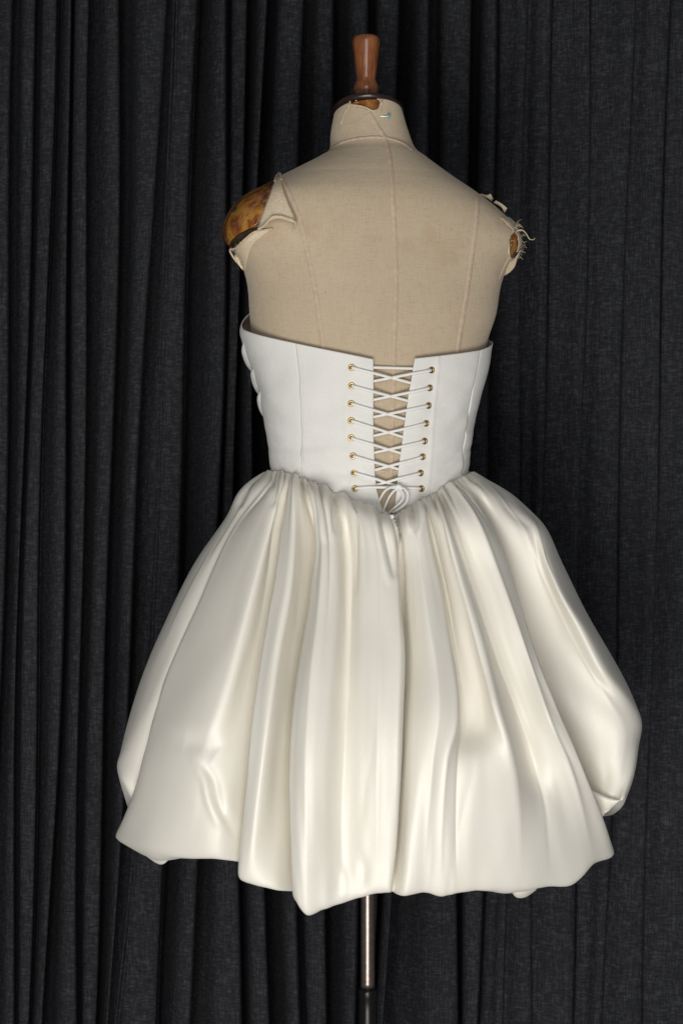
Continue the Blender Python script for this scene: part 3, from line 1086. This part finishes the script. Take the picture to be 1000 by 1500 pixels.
def finish(pts, tail, inw, hem_r=1.0):
    """resample a column, then roll its end under the skirt"""
    h = pts[-1]
    ind = Vector((AX.x - h.x, AX.y - h.y, 0)).normalized()
    roll = pts[-2].lerp(h, 0.88) - ind * 0.0016 * hem_r
    low = h + ind * 0.001 * inw
    body = pts[:-1] + [roll, low]
    top = resample(cr(np.array([tuple(p) for p in body]), 16), M_ROWS)
    up = Vector((0, 0, 1))
    u = [tuple(roll), tuple(low), tuple(h + ind * 0.015 * inw + up * (0.004 - tail * S)), tuple(h + ind * 0.05 * inw + up * 0.016), tuple(h + ind * 0.11 * inw + up * 0.07)]
    uu = cr(np.array(u), 12)[12:]
    uu = resample(uu, U_ROWS + 1)[1:]
    return np.vstack([top, uu])


SIDE = {0: -1.0, 1: 0.0, 2: 0.0, 3: 0.0, len(C) - 5: 0.0, len(C) - 2: 0.3, len(C) - 1: -1.0}
cols = [finish(column_world(*c), c[1], c[2], SIDE.get(i, 1.0)) for i, c in enumerate(C)]
# far side of the skirt, seen only from other positions
NB = 18
for j in range(1, NB):
    a = math.pi * j / NB
    rip = 16 * (1 if j % 2 else -1)
    keys = []
    for z in (692, 712, 760, 830, 920, 1020, 1100, 1160, 1196 + 8 * math.sin(j * 2.3)):
        L, R = np.interp(z, Lz, Lx), np.interp(z, Rz, Rx)
        if z < 700:
            L, R = 397, 685
        c, h = (L + R) / 2, (R - L) / 2 * float(np.interp(z, [1040, 1200], [1.0, 0.9]))
        rr_ = rip * min(1, (z - 690) / 150)
        keys.append(W(c + (h + rr_) * math.cos(a), 0.72 * (h + rr_) * math.sin(a), z))
    cols.append(finish(keys, 3, 1.0))
cols = np.array(cols)                       # ncol, nrow, 3
nrow = cols.shape[1]
PER = 14
surf = np.array([cr(cols[:, r], PER, closed=True) for r in range(nrow)])     # nrow, nu, 3
nu = surf.shape[1]

# light smoothing along the folds
for _ in range(1):
    s2 = surf.copy()
    s2[1:-1] = 0.25 * surf[:-2] + 0.5 * surf[1:-1] + 0.25 * surf[2:]
    surf = s2

front_n = (len(C) - 1) * PER               # columns that face the camera


def normals(s):
    du = np.roll(s, -1, 1) - np.roll(s, 1, 1)
    dv = np.gradient(s, axis=0)
    n = np.cross(du, dv)
    n /= np.linalg.norm(n, axis=-1, keepdims=True) + 1e-12
    return n


nrm = normals(surf)
# make them point outwards
ctr = surf.mean((0, 1))
sgn = np.sign(np.mean(np.sum(nrm[40] * (surf[40] - surf[40].mean(0)), -1)))
nrm *= sgn
# gathers at the waist: narrow pleats that die out downwards
uu = np.arange(nu)
vv = np.arange(nrow) / M_ROWS
ng = 34
pos = np.sort((np.arange(ng) + rng.uniform(-0.32, 0.32, ng)) / ng * nu)
ln_ = rng.uniform(0.06, 0.24, ng)
am = rng.uniform(0.5, 1.1, ng)
disp = np.zeros((nrow, nu))
for k in range(ng):
    wd = nu / ng * rng.uniform(0.13, 0.26)
    du_ = (uu - pos[k] + nu / 2) % nu - nu / 2
    env = np.exp(-(vv / ln_[k]) ** 1.6) * np.clip(vv / 0.012, 0, 1)
    drift = (rng.uniform(-1, 1) * 4) * vv[:, None]
    disp += -am[k] * 15.0 * env[:, None] * np.exp(-np.abs((du_[None, :] - drift) / wd) ** 1.3)
for k in range(56):
    p0 = (k + rng.uniform(-0.4, 0.4)) / 56 * nu
    wd = rng.uniform(1.2, 2.4)
    du_ = (uu - p0 + nu / 2) % nu - nu / 2
    env = np.exp(-(vv / rng.uniform(0.025, 0.08)) ** 1.5) * np.clip(vv / 0.01, 0, 1)
    disp += -rng.uniform(3.0, 7.0) * env[:, None] * np.exp(-np.abs(du_[None, :] / wd) ** 1.3)
disp += 5.0 * np.exp(-(vv[:, None] / 0.09) ** 2) * np.clip(vv[:, None] / 0.012, 0, 1)
# soft irregularity of the cloth
U, V = np.meshgrid(uu / nu * 60, vv * 5, indexing='xy')
disp += vnoise(U, V, 21) * 1.3 * np.clip(vv[:, None] * 3, 0, 1)
U, V = np.meshgrid(uu / nu * 130, vv * 9, indexing='xy')
disp += vnoise(U, V, 22) * 0.5 * np.clip(vv[:, None] * 3, 0, 1)

# sharp fold lines along the crests and in the valleys
for k, h, w_ in ((3, 3, 3.5), (5, 1.5, 4), (8, 3.5, 3), (9, 2, 4), (12, 3.5, 3), (13, 2.5, 4), (15, -3, 3), (17, 2.0, 4), (18, 2.5, 3), (21, 2.0, 4), (22, 3.0, 3), (23, -3.5, 3),
                 (25, 4.0, 3), (26, -3.5, 3), (28, 3.5, 3), (29, 3.5, 3), (32, 2.0, 4)):
    du_ = uu - k * PER + 2.5 * np.sin(vv[:, None] * 5 + k)
    fade = np.clip(vv / 0.06, 0, 1) * np.clip((0.97 - vv) / 0.25, 0, 1)
    disp += 1.35 * h * fade[:, None] * np.exp(-np.abs(du_) / (w_ * 0.85))
# faint pulls that run slantwise across the cloth
for k in range(26):
    u0, v0 = rng.uniform(0, front_n), rng.uniform(0.25, 0.95)
    sl = rng.uniform(-70, 70)
    lv = rng.uniform(0.04, 0.12)
    du_ = uu[None, :] - u0 - sl * (vv[:, None] - v0)
    disp += rng.choice([-1, 1]) * rng.uniform(0.5, 1.4) * np.exp(-((vv[:, None] - v0) / lv) ** 2) * np.exp(-np.abs(du_ / 4.0) ** 1.4)

# sculpted ridges (+) and creases (-): polyline in the picture, half width, height, all in pixel units
STROKES = [
    ([(287, 1118), (298, 1135), (306, 1170), (320, 1205), (333, 1232)], 6, 5),
    ([(292, 1118), (312, 1140), (322, 1180), (338, 1215), (346, 1250)], 7, -5),
    ([(270, 1085), (300, 1092), (325, 1112)], 16, -6),
    ([(476, 716), (474, 760), (478, 796), (488, 808)], 4, 4),
    ([(490, 716), (489, 750), (490, 795)], 4, -5),
    ([(501, 716), (503, 760), (496, 796), (490, 806)], 4, 3.5),
    ([(518, 730), (520, 760), (521, 830), (522, 900)], 4, -5),
    ([(545, 742), (552, 780), (566, 840), (578, 880)], 5, 4),
    ([(556, 752), (566, 790), (574, 830), (581, 868)], 5, -6),
    ([(598, 742), (598, 770), (602, 788)], 4, 4),
    ([(609, 738), (612, 765), (604, 790)], 4, -4),
    ([(616, 735), (616, 770), (606, 792)], 3.5, 3.5),
    ([(640, 720), (648, 738), (652, 752)], 3.5, -4),
    ([(664, 706), (672, 716), (676, 726)], 3.5, -4),
    ([(735, 735), (765, 765), (788, 780)], 8, -5),
    ([(530, 1255), (532, 1275), (528, 1318)], 8, -4),
    ([(500, 1270), (506, 1295), (500, 1325)], 7, 3),
    ([(360, 706), (352, 730), (345, 752)], 7, -4),
    ([(399, 700), (404, 720), (398, 752)], 6, -5),
]
kk = (D + surf[..., 1]) / D
PX = 500 + surf[..., 0] / S / kk
PY = 750 - (surf[..., 2] - CZ) / S / kk
facing = (uu[None, :] <= front_n) & (np.arange(nrow)[:, None] <= M_ROWS + 2)
for poly, wd, h in STROKES:
    p = resample(cr(np.array([(a, b, 0) for a, b in poly], float), 6)[:, :2], 40)
    t = np.linspace(0, 1, 40)
    prof = np.sin(np.clip(t * 1.15 + 0.05, 0, 1) * math.pi) ** 0.6
    m = facing & (PX > p[:, 0].min() - 3 * wd) & (PX < p[:, 0].max() + 3 * wd) & (PY > p[:, 1].min() - 3 * wd) & (PY < p[:, 1].max() + 3 * wd)
    ii = np.where(m)
    if not len(ii[0]):
        continue
    d2 = (PX[ii][:, None] - p[None, :, 0]) ** 2 + (PY[ii][:, None] - p[None, :, 1]) ** 2
    j = d2.argmin(1)
    disp[ii] += h * prof[j] * np.exp(-d2[np.arange(len(j)), j] / wd ** 2)
surf = surf + nrm * disp[..., None] * S

skirt = mesh_obj('skirt', surf.reshape(-1, 3), grid_faces(nrow, nu, True), M_SATIN, dress)
sk_bvh = BVHTree.FromPolygons([v.co for v in skirt.data.vertices], [tuple(p.vertices) for p in skirt.data.polygons])
solidify(skirt, 0.0008, -1)

# zipper pull at the point of the bodice, lying on the gathered satin
def zs(px, py, off):
    l, n = hit(sk_bvh, px, py, 0)
    return P(px, py, l.y / S - off)


tube('zip_slider', [zs(575, 752, 2), zs(577, 757, 4), zs(578, 762, 4)], 0.0026, M_STEEL, dress, seg=10, per=4, flat=0.7)
tube('zip_pull', [zs(578, 761, 5), zs(580, 767, 6), zs(582, 773, 5), zs(583.5, 778, 3)], 0.0021, M_STEEL, dress, seg=10, per=4, flat=0.5, taper=lambda t: 0.6 + 0.6 * math.sin(t * 2.6))


# folded-under pieces of the bubble hem that peek out below its edge
def tuck(rows):
    g = np.array([cr(np.array([(a, b, base_depth(a, b) + 22 - c) for a, b, c in r], float), 6) for r in rows])
    g = np.stack([cr(g[:, j], 6) for j in range(g.shape[1])], 1)
    vs = [P(*g[i, j]) for i in range(g.shape[0]) for j in range(g.shape[1])]
    solidify(mesh_obj('hem_tuck', vs, grid_faces(*g.shape[:2]), M_SATIN, skirt), 0.0012, 0)


tuck([[(178, 1216, 0), (206, 1230, 0), (234, 1244, 0), (258, 1246, 0)], [(180, 1228, 6), (208, 1244, 8), (236, 1257, 8), (254, 1252, 4)], [(184, 1233, 0), (212, 1252, 0), (237, 1266, 0), (251, 1255, 0)]])
tuck([[(740, 1286, 0), (754, 1288, 0), (770, 1288, 0), (790, 1286, 0)], [(744, 1299, 6), (755, 1306, 10), (768, 1307, 10), (787, 1297, 4)], [(748, 1305, 0), (756, 1314, 0), (768, 1314, 0), (785, 1303, 0)]])
